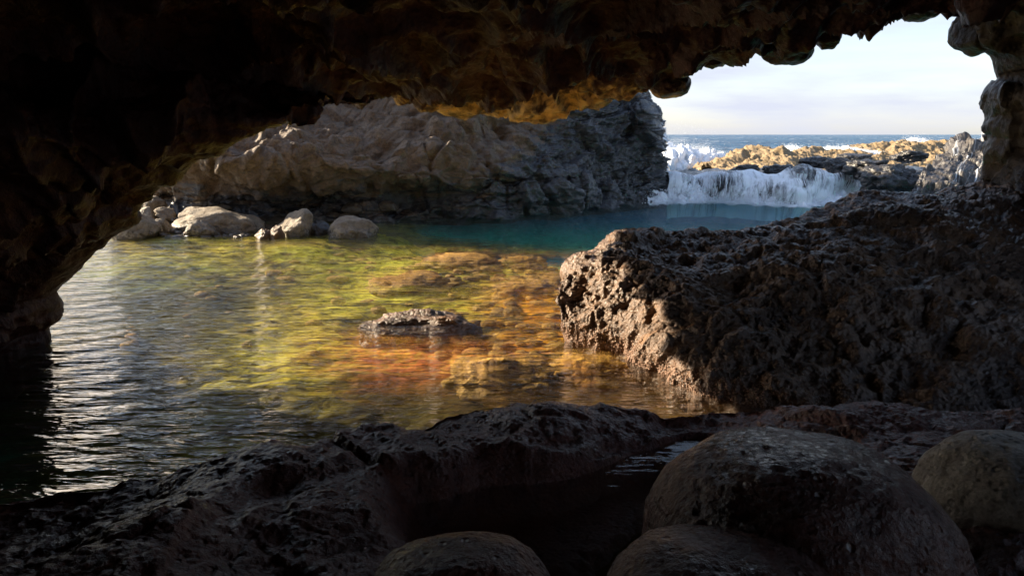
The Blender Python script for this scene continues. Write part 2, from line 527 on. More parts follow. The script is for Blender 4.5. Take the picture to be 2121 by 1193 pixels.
def pool_mat():
    m = newmat('clear_pool_water')
    t = NT(m)
    P = t.pos()
    sx = t.n('ShaderNodeSeparateXYZ')
    t.link(P, sx.inputs[0])
    x, y, z = sx.outputs
    rp = t.mapped(P, (1, 1, 0), (0, 0, 0), (6.5, -10.5, 0))
    wv = t.n('ShaderNodeTexWave', Scale=0.8, Distortion=6.0, Detail=3.0)
    wv.wave_type = 'RINGS'
    wv.rings_direction = 'SPHERICAL'
    wv.inputs['Detail Scale'].default_value = 0.6
    t.link(rp, wv.inputs['Vector'])
    ringm = t.rng(t.math('ADD', x, t.math('MULTIPLY', y, -0.05)), -4.8, -1.0, 1.0, 0.10, True)
    n1 = t.noise(t.mapped(P, (1.3, 3.4, 1), (0, 0, -0.25)), 1.5, 3, 0.5, 0.4)
    n2 = t.noise(t.mapped(P, (1.5, 6.0, 1), (0, 0, -0.16)), 2.0, 3, 0.5, 0.5)
    n3 = t.noise(t.mapped(P, (1.0, 1.6, 1), (0, 0, 0.3)), 14.0, 3, 0.6)
    nrm = t.bump(t.math('MULTIPLY', wv.outputs['Fac'], ringm), 0.03, 0.9)
    nrm = t.bump(n1, 0.07, 0.8, nrm)
    nrm = t.bump(n2, 0.06, 1.0, nrm)
    nrm = t.bump(n3, 0.004, 0.6, nrm)
    n4 = t.math('MULTIPLY', t.noise(t.mapped(P, (1.6, 2.6, 1), (0, 0, -0.2)), 3.2, 4, 0.6, 0.3), t.rng(y, 12.0, 16.0, 0, 1, True))
    nrm = t.bump(n4, 0.24, 1.0, nrm)
    calm = t.math('MULTIPLY', t.rng(y, 4.15, 4.45, 1, 0, True), t.rng(x, -0.75, -0.45, 0, 0.93, True))
    gn = t.n('ShaderNodeNewGeometry').outputs['Normal']
    mv = t.n('ShaderNodeMix')
    mv.data_type = 'VECTOR'
    t.link(calm, mv.inputs['Factor'])
    t.link(nrm, [i for i in mv.inputs if i.name == 'A' and i.type == 'VECTOR'][0])
    t.link(gn, [i for i in mv.inputs if i.name == 'B' and i.type == 'VECTOR'][0])
    nz_ = t.n('ShaderNodeVectorMath')
    nz_.operation = 'NORMALIZE'
    t.link([o_ for o_ in mv.outputs if o_.type == 'VECTOR'][0], nz_.inputs[0])
    nrm = nz_.outputs[0]
    # Schlick reflectance, the same from above and from below the surface
    dt = t.n('ShaderNodeVectorMath')
    dt.operation = 'DOT_PRODUCT'
    t.link(nrm, dt.inputs[0])
    t.link(t.n('ShaderNodeNewGeometry').outputs['Incoming'], dt.inputs[1])
    om_ = t.math('SUBTRACT', 1.0, t.math('ABSOLUTE', dt.outputs['Value']), True)
    refl = t.math('ADD', 0.02, t.math('MULTIPLY', t.math('POWER', om_, 5.0), 0.98), True)
    gl = t.n('ShaderNodeBsdfGlossy', Roughness=0.03)
    t.link(nrm, gl.inputs['Normal'])
    tr = t.n('ShaderNodeBsdfTransparent')
    rf = t.n('ShaderNodeBsdfRefraction', Roughness=0.0, IOR=1.33)
    t.link(nrm, rf.inputs['Normal'])
    mt = t.n('ShaderNodeMixShader')
    mt.inputs[0].default_value = 0.35
    t.link(tr.outputs[0], mt.inputs[1])
    t.link(rf.outputs[0], mt.inputs[2])
    ms = t.n('ShaderNodeMixShader')
    t.link(refl, ms.inputs[0])
    t.link(mt.outputs[0], ms.inputs[1])
    t.link(gl.outputs[0], ms.inputs[2])
    o = t.n('ShaderNodeOutputMaterial')
    t.link(ms.outputs[0], o.inputs['Surface'])
    va = t.n('ShaderNodeVolumeAbsorption', Density=0.11)
    va.inputs['Color'].default_value = (0.15, 0.80, 0.66, 1)
    t.link(va.outputs[0], o.inputs['Volume'])
    return m
M['pool'] = pool_mat()

def ocean_mat():
    m = newmat('open_sea_water')
    t = NT(m)
    P = t.pos()
    n1 = t.noise(t.mapped(P, (0.25, 0.6, 1), (0, 0, 0.2)), 0.9, 6, 0.6)
    n2 = t.noise(t.mapped(P, (0.05, 0.16, 1), (0, 0, 0.1)), 1.0, 6, 0.62)
    cap = t.noise(t.mapped(P, (0.035, 0.22, 1), (0, 0, 0.05)), 1.0, 7, 0.68)
    nrm = t.bump(n2, 5.0, 1.0)
    nrm = t.bump(n1, 1.5, 1.0, nrm)
    b = t.n('ShaderNodeBsdfPrincipled', Roughness=0.22)
    b.inputs['Specular IOR Level'].default_value = 0.14
    col = t.mix(t.rng(n2, 0.3, 0.7), (0.003, 0.04, 0.11), (0.012, 0.105, 0.21))
    foam = t.rng(cap, 0.61, 0.66, 0, 1, True)
    col = t.mix(foam, col, (0.8, 0.82, 0.84))
    t.link(col, b.inputs['Base Color'])
    t.link(t.rng(foam, 0, 1, 0.22, 0.8), b.inputs['Roughness'])
    b.inputs['IOR'].default_value = 1.33
    t.link(nrm, b.inputs['Normal'])
    o = t.n('ShaderNodeOutputMaterial')
    t.link(b.outputs[0], o.inputs['Surface'])
    return m
M['ocean'] = ocean_mat()

def foam_mat():
    m = newmat('white_foam')
    t = NT(m)
    P = t.pos()
    b = t.n('ShaderNodeBsdfPrincipled', Roughness=0.65)
    b.inputs['Base Color'].default_value = (0.85, 0.88, 0.92, 1)
    b.inputs['Subsurface Weight'].default_value = 0.0
    t.link(t.bump(t.noise(P, 9, 5, 0.65), 0.05, 0.6), b.inputs['Normal'])
    o = t.n('ShaderNodeOutputMaterial')
    t.link(b.outputs[0], o.inputs['Surface'])
    return m
M['foam'] = foam_mat()

def fall_mat(name, lo, hi, su, sv, shear=0.0):
    """falling water: white streaks along the flow, clear between them"""
    m = newmat(name)
    t = NT(m)
    uv = t.n('ShaderNodeTexCoord').outputs['UV']
    if shear:                                      # flow lines lean across the face
        su_ = t.n('ShaderNodeSeparateXYZ')
        t.link(uv, su_.inputs[0])
        cu_ = t.n('ShaderNodeCombineXYZ')
        t.link(t.math('ADD', su_.outputs[0], t.math('MULTIPLY', su_.outputs[1], shear / su)), cu_.inputs[0])
        t.link(su_.outputs[1], cu_.inputs[1])
        uv = cu_.outputs[0]
    warp = t.noise(t.mapped(uv, (9, 1.2, 1)), 1.0, 3, 0.5)
    s1 = t.noise(t.mapped(uv, (su, sv, 1)), 1.0, 6, 0.66, 0.25)
    s2 = t.noise(t.mapped(uv, (su * 0.17, sv * 0.7, 1), (0, 0, 0), (3.3, 1.1, 0)), 1.0, 4, 0.6, 0.4)
    s = t.math('ADD', t.math('MULTIPLY', s1, 0.55), t.math('MULTIPLY', s2, 0.45))
    s = t.math('ADD', s, t.rng(warp, 0.3, 0.7, -0.05, 0.05))
    at_ = t.n('ShaderNodeAttribute')
    at_.attribute_name = 'thin'
    s = t.math('SUBTRACT', s, t.math('MULTIPLY', at_.outputs['Fac'], 0.14))
    a = t.rng(s, lo, hi, 0, 1, True)
    b = t.n('ShaderNodeBsdfPrincipled', Roughness=0.5)
    b.inputs['Base Color'].default_value = (0.83, 0.87, 0.92, 1)
    t.link(t.bump(s1, 0.06, 0.7), b.inputs['Normal'])
    tr = t.n('ShaderNodeBsdfTransparent')
    ms = t.n('ShaderNodeMixShader')
    t.link(a, ms.inputs[0])
    t.link(tr.outputs[0], ms.inputs[1])
    t.link(b.outputs[0], ms.inputs[2])
    o = t.n('ShaderNodeOutputMaterial')
    t.link(ms.outputs[0], o.inputs['Surface'])
    return m
M['fall'] = fall_mat('falling_white_water', 0.36, 0.56, 90, 3.0)
M['film'] = fall_mat('water_film_streaks', 0.53, 0.61, 60, 1.6, shear=34.0)
M['rill'] = fall_mat('thin_rivulets', 0.54, 0.64, 40, 2.0)

# ------------------------------------------------------------------ seabed and water
def bed_height(X, Y):
    P = np.stack([X.ravel(), Y.ravel(), np.zeros(X.size)], 1)
    z = -0.28 + (0.24 * fbm(P, 0.6, 4, 0.5, 3.1) + 0.10 * ridged(P * [0.7, 1.3, 1], 1.1, 4, 0.5)).reshape(X.shape)
    deep = np.exp(-(((X - 2.2) / 4.2) ** 2 + ((Y - 15.0) / 2.6) ** 2) ** 1.5)
    deep = np.maximum(deep, sstep(12.8, 14.6, Y + 0.25 * X) * sstep(-3.2, -1.2, X))
    z = z - 0.85 * deep
    z = z - 0.35 * sstep(6.8, 5.2, Y) * sstep(0.3, -1.2, X)
    z = z + 0.18 * sstep(11.5, 14.0, Y) * sstep(-2.5, -4.0, X)
    return np.minimum(z, -0.05)

xs = np.concatenate([np.linspace(-34, -8, 60)[:-1], np.linspace(-8, 4, 480), np.linspace(4, 16, 70)[1:]])
ys = np.concatenate([np.linspace(-9, 3, 40)[:-1], np.linspace(3, 18, 420), np.linspace(18, 25, 30)[1:]])
X, Y = np.meshgrid(xs, ys)
G = np.stack([X, Y, bed_height(X, Y)], 2)
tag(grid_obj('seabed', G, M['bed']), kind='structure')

xs = np.linspace(-34, 16, 60); ys = np.linspace(-9, 24, 40)
X, Y = np.meshgrid(xs, ys)
tag(grid_obj('pool_water', np.stack([X, Y, np.zeros_like(X)], 2), M['pool']), kind='structure')

# open sea: polar sheet out to the horizon, real swell in the near part
r = 23.0 * (9000 / 23.0) ** np.linspace(0, 1, 420)
a = np.radians(np.linspace(-88, 88, 520))
Rr, A = np.meshgrid(r, a, indexing='ij')
X, Y = Rr * np.sin(A), Rr * np.cos(A)
P = np.stack([X.ravel() * 0.6, Y.ravel(), np.zeros(X.size)], 1)
amp = (0.55 * fbm(P, 0.07, 3, 0.5) + 0.22 * ridged(P, 0.2, 3, 0.5) + 0.30 * fbm(P, 0.42, 3, 0.55)).reshape(X.shape)
fade = sstep(26, 45, Rr) * (1 - sstep(400, 900, Rr))
G = np.stack([X, Y, -0.45 + amp * fade], 2)
tag(grid_obj('ocean', G, M['ocean'], flip=True), kind='structure')

# ------------------------------------------------------------------ cave shell
rim = [(40, 840, 6.2), (85, 760, 6.5), (98, 690, 6.7), (108, 640, 6.7), (118, 612, 6.65), (150, 580, 6.6), (188, 545, 6.55), (212, 512, 6.5), (232, 488, 6.5),
       (262, 468, 6.45), (290, 440, 6.3), (312, 405, 6.2), (340, 382, 6.1), (382, 346, 6.0), (425, 318, 6.0), (470, 300, 6.0), (512, 281, 6.0),
       (548, 262, 6.1), (585, 245, 6.2), (612, 236, 6.4), (642, 238, 6.6), (656, 218, 7.0), (690, 207, 7.6), (735, 213, 8.2), (790, 206, 8.8),
       (850, 192, 9.4), (900, 196, 9.9), (935, 219, 10.2), (985, 226, 10.3), (1040, 228, 10.3), (1090, 238, 10.3), (1125, 236, 10.2), (1165, 220, 10.1),
       (1215, 212, 10.0), (1262, 198, 9.8), (1315, 190, 9.6), (1375, 196, 9.5), (1402, 186, 9.4), (1420, 162, 9.4), (1462, 142, 9.3), (1496, 121, 9.3),
       (1540, 113, 9.2), (1585, 96, 9.2), (1640, 92, 9.2), (1690, 91, 9.2), (1728, 70, 9.3), (1742, 38, 9.4), (1790, 34, 9.5), (1835, 12, 9.5), (1850, -6, 9.6),
       (1880, 8, 9.6), (1925, 30, 9.7), (1978, 22, 9.8), (1990, 48, 9.9), (2003, 95, 9.9), (2040, 108, 10.0), (2058, 145, 10.0), (2066, 168, 10.0),
       (2046, 190, 10.0), (2052, 232, 10.0), (2044, 262, 10.0), (2050, 280, 10.0), (2038, 310, 10.0), (2036, 350, 10.0), (2028, 385, 10.0), (2015, 450, 10.0), (2010, 560, 10.0)]
def lift(px, py):
    return py - float(np.interp(px, [1300, 1430, 1650, 1740, 1980, 2005], [0, 22, 16, 40, 34, 0]))
R0 = np.array([at(px, lift(px, py), d_) for px, py, d_ in rim])
NU = 900
R1 = catmull(R0, NU)
ctr = np.array([1.0, 0, 1.1])
th = np.unwrap(np.arctan2(R1[:, 2] - ctr[2], R1[:, 0] - ctr[0]))
kk = np.hanning(121); kk /= kk.sum()
th_s = np.convolve(np.pad(th, 60, 'edge'), kk, 'valid')
Rs = np.stack([np.convolve(np.pad(R1[:, i], 60, 'edge'), kk, 'valid') for i in range(3)], 1)
rad = np.stack([np.cos(th_s), np.zeros(NU), np.sin(th_s)], 1)
B = np.stack([5.3 * np.cos(th_s), np.full(NU, 0.2), 0.9 + 3.0 * np.sin(th_s)], 1)
B[:, 2] = np.where(np.sin(th_s) < 0, 0.9 + 3.0 * np.sin(th_s), B[:, 2])
BACK = B * [0.75, 1, 0.85] + [0, -5.0, 0.1]
END = B * [0.05, 1, 0.1] + [0, -6.2, 1.0]
D1 = R1 + (B - R1) * 0.10 + rad * 0.10
sm = lambda f, r_: Rs + (B - Rs) * f + rad * r_
shade_brow = (sstep(-3.2, -1.6, Rs[:, 0]) * sstep(3.9, 2.6, Rs[:, 0]) * sstep(0.2, 0.6, np.sin(th_s)))[:, None] * np.array([0, 1.0, 0])   # unseen overhang added above the arch to shade the right pillar
curves = [R1 * 0.0 + Rs + rad * 7.0 + [0, -3.5, 0] + shade_brow * 5.0, Rs + rad * 2.6 + [0, -0.9, 0] + shade_brow * 3.4, Rs * 0.5 + R1 * 0.5 + rad * 0.8 + [0, 0.05, 0] + shade_brow * 0.5, R1, D1 * 0.55 + sm(0.1, 0.12) * 0.45,
          sm(0.28, 0.22), sm(0.5, 0.25), sm(0.75, 0.15), B, BACK, END]
NV = 420
G = loft(curves, NU, NV, [0.10, 0.07, 0.05, 0.08, 0.16, 0.2, 0.16, 0.1, 0.05, 0.03])
N = gnormals(G)
inside = np.sign(((ctr + [0, 4, 0]) - G[NV // 2, NU // 2]) @ N[NV // 2, NU // 2])
N = N * inside                                   # points into the cave
P = G.reshape(-1, 3)
f1, f2 = worley(P * [1.0, 0.75, 1.1] + 0.35 * np.stack([perlin(P * 1.3), perlin(P * 1.3 + 9), perlin(P * 1.3 + 31)], 1), 0.85, 5.0)
scal = (f2 - f1)                                   # scalloped hollows with sharp rims
disp = 0.34 * np.exp(-(scal / 0.14) ** 1.0) - 0.10 + 0.16 * fbm(P, 0.8, 3, 0.5, 1.0)
h1, _h = worley(P + 0.12 * np.stack([perlin(P * 3.5), perlin(P * 3.5 + 9), perlin(P * 3.5 + 31)], 1), 3.3, 2.0)
Wc = P + 0.2 * np.stack([perlin(P * 1.1 + 3), perlin(P * 1.1 + 23), perlin(P * 1.1 + 57)], 1)
disp_f = 0.11 * blocks(Wc, 1.15, 4.0) + 0.04 * blocks(Wc, 3.1, 9.0) + 0.05 * (h1 - 0.5) + 0.09 * ridged(P, 1.6, 4, 0.55) + 0.04 * fbm(P, 6.0, 4, 0.6) - 0.015
vv = np.repeat(np.arange(NV), NU).reshape(NV, NU)
vr = np.interp(vv, [0, NV * 0.17, NV * 0.22, NV * 0.27, NV * 0.36, NV], [1.4, 1.2, 0.18, 0.18, 0.9, 1.0])
vf = np.where(G[:, :, 0] < 2.6, 0.9, 1.0) * np.interp(vv, [0, NV * 0.14, NV * 0.20, NV * 0.24, NV * 0.32, NV], [1.0, 1.0, 0.45, 0.45, 1.0, 1.0])
vf = np.maximum(vf, 0.95 * sstep(3.0, 2.0, G[:, :, 0]) * sstep(-2.5, -1.5, G[:, :, 0]))
G = G + N * (disp.reshape(NV, NU) * vr + disp_f.reshape(NV, NU) * vf)[:, :, None]
# the cave has a side opening to the right of the camera, out of the picture
Gc = (G[:-1, :-1] + G[1:, 1:]) / 2
hole = (Gc[:, :, 0] > 3.2) & (Gc[:, :, 1] > 1.4) & (Gc[:, :, 1] < 5.4) & (Gc[:, :, 2] < 2.8) & (Gc[:, :, 2] > 0.9 + 0.25 * np.sin(Gc[:, :, 1] * 3))
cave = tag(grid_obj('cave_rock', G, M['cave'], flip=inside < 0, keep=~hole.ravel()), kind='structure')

# ------------------------------------------------------------------ rock builders
def warp(P, f, amp, o=0.0):
    return P + amp * np.stack([perlin(P * f + o), perlin(P * f + o + 19.0), perlin(P * f + o + 41.0)], 1)

def rough(P, seed, big=0.15, lump=0.06, pit=0.03, fine=0.02, fb=0.7, fl=2.2, fp=7.0, ff=16.0, ridge=0.0, fr=1.5, an=(1, 1, 1), blk=0.0, fk=1.0, blk2=0.0):
    """eroded basalt: broad swell, warped scoops with sharp rims, ridges, pits and grain; about zero mean"""
    o = seed * 13.7
    A = P * np.asarray(an, float)
    d = big * fbm(P, fb, 3, 0.5, o)
    if lump:
        a_, b_ = worley(warp(A, fl * 0.7, 0.55 / fl, o), fl, o)
        d = d + lump * (np.minimum(a_, 0.8) - 0.5) * 1.7 * (0.6 + 0.8 * fbm(P, fb * 1.3, 2, 0.5, o + 7))
    if ridge:
        d = d + ridge * ridged(warp(A, fr * 0.8, 0.35 / fr, o), fr, 4, 0.55, o)
    if blk:
        Wk = warp(A, fk * 0.9, 0.22 / fk, o)
        d = d + blk * blocks(Wk, fk, o)
        if blk2:
            d = d + blk2 * blocks(Wk, fk * 2.7, o + 5)
    if pit:
        a_, b_ = worley(warp(A, fp * 0.6, 0.45 / fp, o), fp, o + 3)
        m = sstep(-0.15, 0.3, fbm(P, fb * 2.2, 3, 0.5, o + 5))
        d = d + pit * (a_ - 0.5) * 1.5 * (0.35 + 0.65 * m)
    if fine:
        d = d + fine * fbm(P, ff, 3, 0.6, o)
    return d

def rock_loft(name, curves, nu, nv, mat, seed, out_dir, kw, post=None, weights=None, uv=False, parent=None, origin=None, final=None):
    G = loft(curves, nu, nv, weights)
    N = gnormals(G)
    s = np.sign((N.reshape(-1, 3) @ np.asarray(out_dir, float)).mean())
    N = N * s
    d = rough(G.reshape(-1, 3), seed, **kw).reshape(nv, nu)
    if post is not None:
        d = d + post(G)
    G2 = G + N * d[:, :, None]
    if final is not None:
        G2 = final(G2)
    return grid_obj(name, G2, mat, flip=s < 0, uv=uv, parent=parent, origin=origin), G2

def boulder(name, c, size, mat, seed, sub=5, big=0.18, lump=0.05, pit=0.03, fine=0.015, rot=0.0, tilt=0.0, sq=2.4, fscale=1.0, parent=None, cuts=5, cut=(0.72, 0.92)):
    """a stone: super-ellipsoid body of half-sizes `size` about c, cut and weathered by noise"""
    V, Fc = ico(sub)
    p = np.abs(V) ** (2.0 / sq) * np.sign(V)
    p = p / (np.abs(p) ** sq).sum(1, keepdims=True) ** (1.0 / sq)
    size = np.asarray(size, float)
    s0 = size.mean()
    q = V * 1.0 + seed * 5.31
    d = big * fbm(q, 0.9, 3, 0.5) 
    # a few flat broken faces
    rg = np.random.default_rng(seed)
    for k in range(cuts):
        n_ = rg.normal(size=3); n_ /= np.linalg.norm(n_)
        h = rg.uniform(*cut)
        e = p @ n_ - h
        p = p - np.clip(e, 0, None)[:, None] * n_ * 0.8
    f1_, f2_ = worley(q, 2.2 * fscale)
    d = d + lump * (0.5 - f1_)
    f1_, f2_ = worley(q, 6.0 * fscale, 4.0)
    d = d - pit * np.clip(0.42 - f1_, 0, 1) * 2.2
    d = d + fine * fbm(q, 9.0 * fscale, 3, 0.55)
    p = (p * (1 + d)[:, None]) * size
    ct, st = math.cos(tilt), math.sin(tilt)
    p = np.stack([p[:, 0] * ct - p[:, 2] * st, p[:, 1], p[:, 0] * st + p[:, 2] * ct], 1)
    cr_, sr = math.cos(rot), math.sin(rot)
    p = np.stack([p[:, 0] * cr_ - p[:, 1] * sr, p[:, 0] * sr + p[:, 1] * cr_, p[:, 2]], 1)
    base = np.array([c[0], c[1], c[2] + p[:, 2].min()])
    me = mesh_from(name, p + np.asarray(c) - base, faces3=Fc)
    me.materials.append(mat)
    o = bpy.data.objects.new(name, me)
    o.location = base.tolist()
    return link(o, parent)

def px_boulder(name, px, py, depth, wpx, hpx, mat, seed, dy=1.0, **kw):
    """stone whose outline is about wpx x hpx photo pixels, centred at (px,py), `depth` metres off"""
    c = at(px, py, depth)
    k = depth / F / math.cos(PITCH)
    return boulder(name, c, (wpx / 2 * k, wpx / 2 * k * dy, hpx / 2 * k), mat, seed, **kw)

# ------------------------------------------------------------------ sea cliff behind the pool
base = np.array([onz(275, 440), onz(300, 452), onz(350, 458), onz(420, 462), onz(520, 464), onz(640, 460), onz(760, 458), onz(880, 455), onz(1000, 452), onz(1100, 448), onz(1190, 438), onz(1290, 426), onz(1352, 418), onz(1375, 398) + [0.0, 1.5, 0], onz(1370, 380) + [-0.4, 4, 0]])
def offs(C, dx, dy, z):
    Q = np.array(C, float).copy()
    Q[:, 0] += dx; Q[:, 1] += dy; Q[:, 2] = z
    return Q
n_ = len(base)
zb = np.array([0.7, 0.9, 1.2, 1.7, 1.75, 1.65, 1.5, 1.35, 1.2, 1.1, 1.1, 1.2, 1.3, 1.5, 1.5])
yb = np.array([.4, .2, -.2, -.75, -.95, -.75, -.5, -.2, .1, .25, .35, .5, .3, .3, .3])
zt = np.array([0.9, 1.2, 1.7, 2.3, 2.8, 3.1, 3.3, 3.4, 3.3, 3.1, 3.0, 2.9, 2.6, 2.5, 2.3])
yt = np.array([1.0, 1.2, 1.5, 1.8, 2.0, 2.2, 2.4, 2.2, 2.0, 1.8, 1.5, 1.2, .5, .2, .2])
zz = np.array([0.9, 1.3, 2.0, 3.0, 3.9, 4.4, 4.8, 5.0, 5.0, 4.7, 4.2, 3.7, 3.15, 2.9, 2.6])
xe = np.zeros(n_); xe[-3:] = [-0.05, -0.5, -0.9]; xe[:2] = [1.2, 0.6]
cl = [offs(base, 0, -0.1, -1.0), offs(base, 0, 0.0, -0.05), offs(base, xe * 0.3, np.where(yb < 0, 0.35, 0.1), 0.55),
      offs(base, xe * 0.6, yb, zb - 0.35), offs(base, xe * 0.8, yb + 0.15, zb), offs(base, xe, (yb + yt) * 0.55, (zb + zt) / 2), offs(base, xe * 1.2, yt, zt),
      offs(base, xe * 1.5, yt + 1.2, zz), offs(base, xe * 2, yt + 5.0, zz + 0.3), offs(base, xe * 4 - 1, yt + 12.0, zz - 1.5)]
def strata(G):
    P = G.reshape(-1, 3)
    Q = np.stack([P[:, 0] * 0.75 + P[:, 2] * 0.65, P[:, 1], P[:, 2] * 0.75 - P[:, 0] * 0.65], 1)
    w = sstep(0.5, 3.0, P[:, 0])
    Qw = warp(Q * [0.45, 1.0, 1.5], 0.9, 0.4)
    d = w * 0.30 * ridged(Qw, 1.1, 4, 0.58) - 0.10
    # blocky joints
    a_, b_ = worley(warp(P * [1, 1, 1.5], 0.8, 0.35), 1.3, 8.0)
    d = d - (1 - w) * 0.06 * np.exp(-(b_ - a_) / 0.07) + 0.07 * fbm(P * [1, 1, 1.4], 2.2, 4, 0.62, 3.0)
    return d.reshape(G.shape[:2])
o, GC = rock_loft('sea_cliff', cl, 920, 310, M['seacliff'], 3, (0, -1, 0.4), dict(big=0.6, lump=0.12, pit=0.04, fine=0.06, fb=0.45, fl=0.9, fp=3.0, ff=5.0, ridge=0.16, fr=0.8, an=(1, 1, 1.6), blk=0.20, fk=0.75, blk2=0.085), strata, [.05, .1, .12, .08, .16, .16, .14, .1, .05])
tag(o, 'broad grey weathered sea cliff across the pool, left of the waterfall', 'cliff')

# ------------------------------------------------------------------ large pitted rock on the right
wlF = [onz(1190, 690), onz(1158, 702), onz(1200, 716), onz(1270, 735), onz(1365, 770), onz(1430, 808), onz(1520, 832), onz(1590, 842), onz(1700, 850), onz(1850, 880), onz(2100, 900), onz(2500, 930)]
wlF = np.array(wlF)
T = np.array([at(1172, 585, 7.7), at(1180, 552, 7.8), at(1228, 512, 8.0), at(1290, 482, 8.1), at(1400, 490, 8.2), at(1490, 492, 8.3), at(1570, 472, 8.5), at(1680, 446, 8.6), at(1770, 420, 8.8), at(1900, 404, 9.0), at(2100, 398, 9.2), at(2500, 394, 9.4)])
mid1 = wlF * 0.72 + T * 0.28 + np.array([-0.10, -0.32, 0.14])
mid2 = wlF * 0.40 + T * 0.60 + np.array([-0.05, -0.25, 0.22])
mid1[0:2] += [-0.02, 0.1, 0.1]; mid2[0:2] += [0.0, 0.1, 0.0]
low = wlF + np.array([0.12, 0.15, 0]); low[:, 2] = -0.8
wl0 = wlF.copy(); wl0[:, 2] = -0.02
bk = T + np.array([0.25, 0.9, -0.25])
bk2 = T + np.array([0.5, 1.9, 0]); bk2[:, 2] = -0.9
def right_post(G):
    P = G.reshape(-1, 3)
    Q = np.stack([P[:, 0] * 1.8, P[:, 1] * 1.8, P[:, 2] * 0.7], 1)
    d = 0.05 * ridged(warp(Q, 1.0, 0.3), 1.5, 3, 0.55, 2.0) - 0.05
    return d.reshape(G.shape[:2])
o, GR_ = rock_loft('large_rock', [low, wl0, mid1, mid2, T, bk, bk2], 720, 400, M['pitted'], 5, (-0.3, -0.6, 0.7), dict(big=0.22, lump=0.11, pit=0.045, fine=0.035, fb=0.8, fl=2.0, fp=6.0, ff=13, ridge=0.03, fr=3.2, an=(1, 1, 0.6), blk=0.035, fk=1.4, blk2=0.018), right_post, [.07, .25, .25, .2, .14, .09])
tag(o, 'huge pitted brown rock filling the right side of the pool', 'rock')
big_rock = o

# ------------------------------------------------------------------ foreground rock ledge
e = [(-260, 1100, .10), (-40, 1050, .14), (60, 1035, .12), (180, 1015, .15), (300, 985, .18), (420, 935, .26), (540, 912, .30), (620, 925, .26), (720, 893, .24), (860, 872, .24), (950, 838, .25), (1060, 830, .26), (1180, 844, .20), (1290, 866, .10), (1400, 876, .07), (1500, 866, .09), (1600, 846, .20), (1720, 838, .34), (1860, 830, .36), (2100, 828, .4), (2500, 820, .45)]
E0 = np.array([onz(x_, y_, z_) for x_, y_, z_ in e])
k_ = len(e)
lowb = E0 + np.array([0, 0.45, 0]); lowb[:, 2] = -0.9
shb = E0 + np.array([0, 0.18, 0]); shb[:, 2] *= 0.3
fr1 = E0 + np.array([0, -0.40, 0]); 
fr2 = E0 + np.array([0, -0.9, 0]); fr3 = E0 + np.array([0, -1.5, 0]); fr4 = E0 + np.array([0, -2.6, 0])
xx = E0[:, 0]
hol = np.exp(-((xx - 0.50) / 0.85) ** 6)               # hollow holding black water in the middle
fr1[:, 2] = E0[:, 2] + 0.01 - 0.06 * hol
fr2[:, 2] = E0[:, 2] + 0.03 - 0.24 * hol
fr3[:, 2] = E0[:, 2] + 0.02 - 0.50 * hol
fr4[:, 2] = E0[:, 2] - 0.05 - 0.55 * hol
left = sstep(-0.5, -1.6, xx)
fr2[:, 2] += 0.10 * left; fr3[:, 2] += 0.16 * left; fr4[:, 2] += 0.12 * left
def carve_hollow(G):
    # basin in the ledge that holds the black puddle
    x_, y_ = G[:, :, 0], G[:, :, 1]
    e1 = np.sqrt(((x_ - 0.25) / 0.72) ** 2 + ((y_ - 3.20) / 0.42) ** 2)
    ax, ay, bx_, by_ = 0.35, 3.50, 1.22, 4.10
    tt = np.clip(((x_ - ax) * (bx_ - ax) + (y_ - ay) * (by_ - ay)) / ((bx_ - ax) ** 2 + (by_ - ay) ** 2), 0, 1)
    e2 = np.hypot(x_ - ax - tt * (bx_ - ax), y_ - ay - tt * (by_ - ay)) / 0.14
    e = np.minimum(e1, e2) + 0.15 * perlin(G.reshape(-1, 3) * 3.0).reshape(x_.shape)
    w = sstep(1.5, 0.8, e)
    G[:, :, 2] = G[:, :, 2] * (1 - w) + np.minimum(G[:, :, 2], -0.16) * w
    return G
o, _ = rock_loft('rock_ledge', [lowb, shb, E0, fr1, fr2, fr3, fr4], 900, 330, M['fore'], 8, (0, 0, 1), dict(big=0.11, lump=0.06, pit=0.014, fine=0.012, fb=1.0, fl=1.4, fp=8.0, ff=20, ridge=0.022, fr=3.5, blk=0.03, fk=1.4, blk2=0.012), lambda G: np.full(G.shape[:2], -0.045), [.06, .06, .2, .24, .24, .2], final=carve_hollow)
tag(o, 'dark wet rock ledge across the foreground at the near edge of the pool', 'rock ledge')

# foreground boulders
def fb(label, *a_, **k_):
    return tag(px_boulder('boulder', *a_, cuts=0, **k_), label, 'boulder', 'rounded boulders in the foreground')
fb('large smooth dark boulder in the right foreground beside the black puddle', 1645, 1170, 2.55, 690, 560, M['fore'], 11, dy=0.9, sub=7, big=0.08, lump=0.02, pit=0.015, fine=0.015, fscale=1.6)
fb('porous grey rounded boulder at the lower right corner', 2110, 1060, 2.9, 420, 330, M['greyb'], 12, dy=0.9, sub=7, big=0.10, lump=0.02, pit=0.03, fine=0.01, fscale=2.0)
fb('low dark boulder at the bottom edge in front of the large smooth one', 1500, 1250, 2.05, 520, 290, M['fore'], 13, dy=0.8, sub=6, big=0.14, lump=0.04, pit=0.015, fine=0.01, fscale=1.6)
fb('dark boulder cut by the bottom edge left of centre', 960, 1262, 2.05, 440, 300, M['fore'], 14, dy=0.8, sub=6, big=0.12, lump=0.03, pit=0.015, fine=0.01, fscale=1.6)

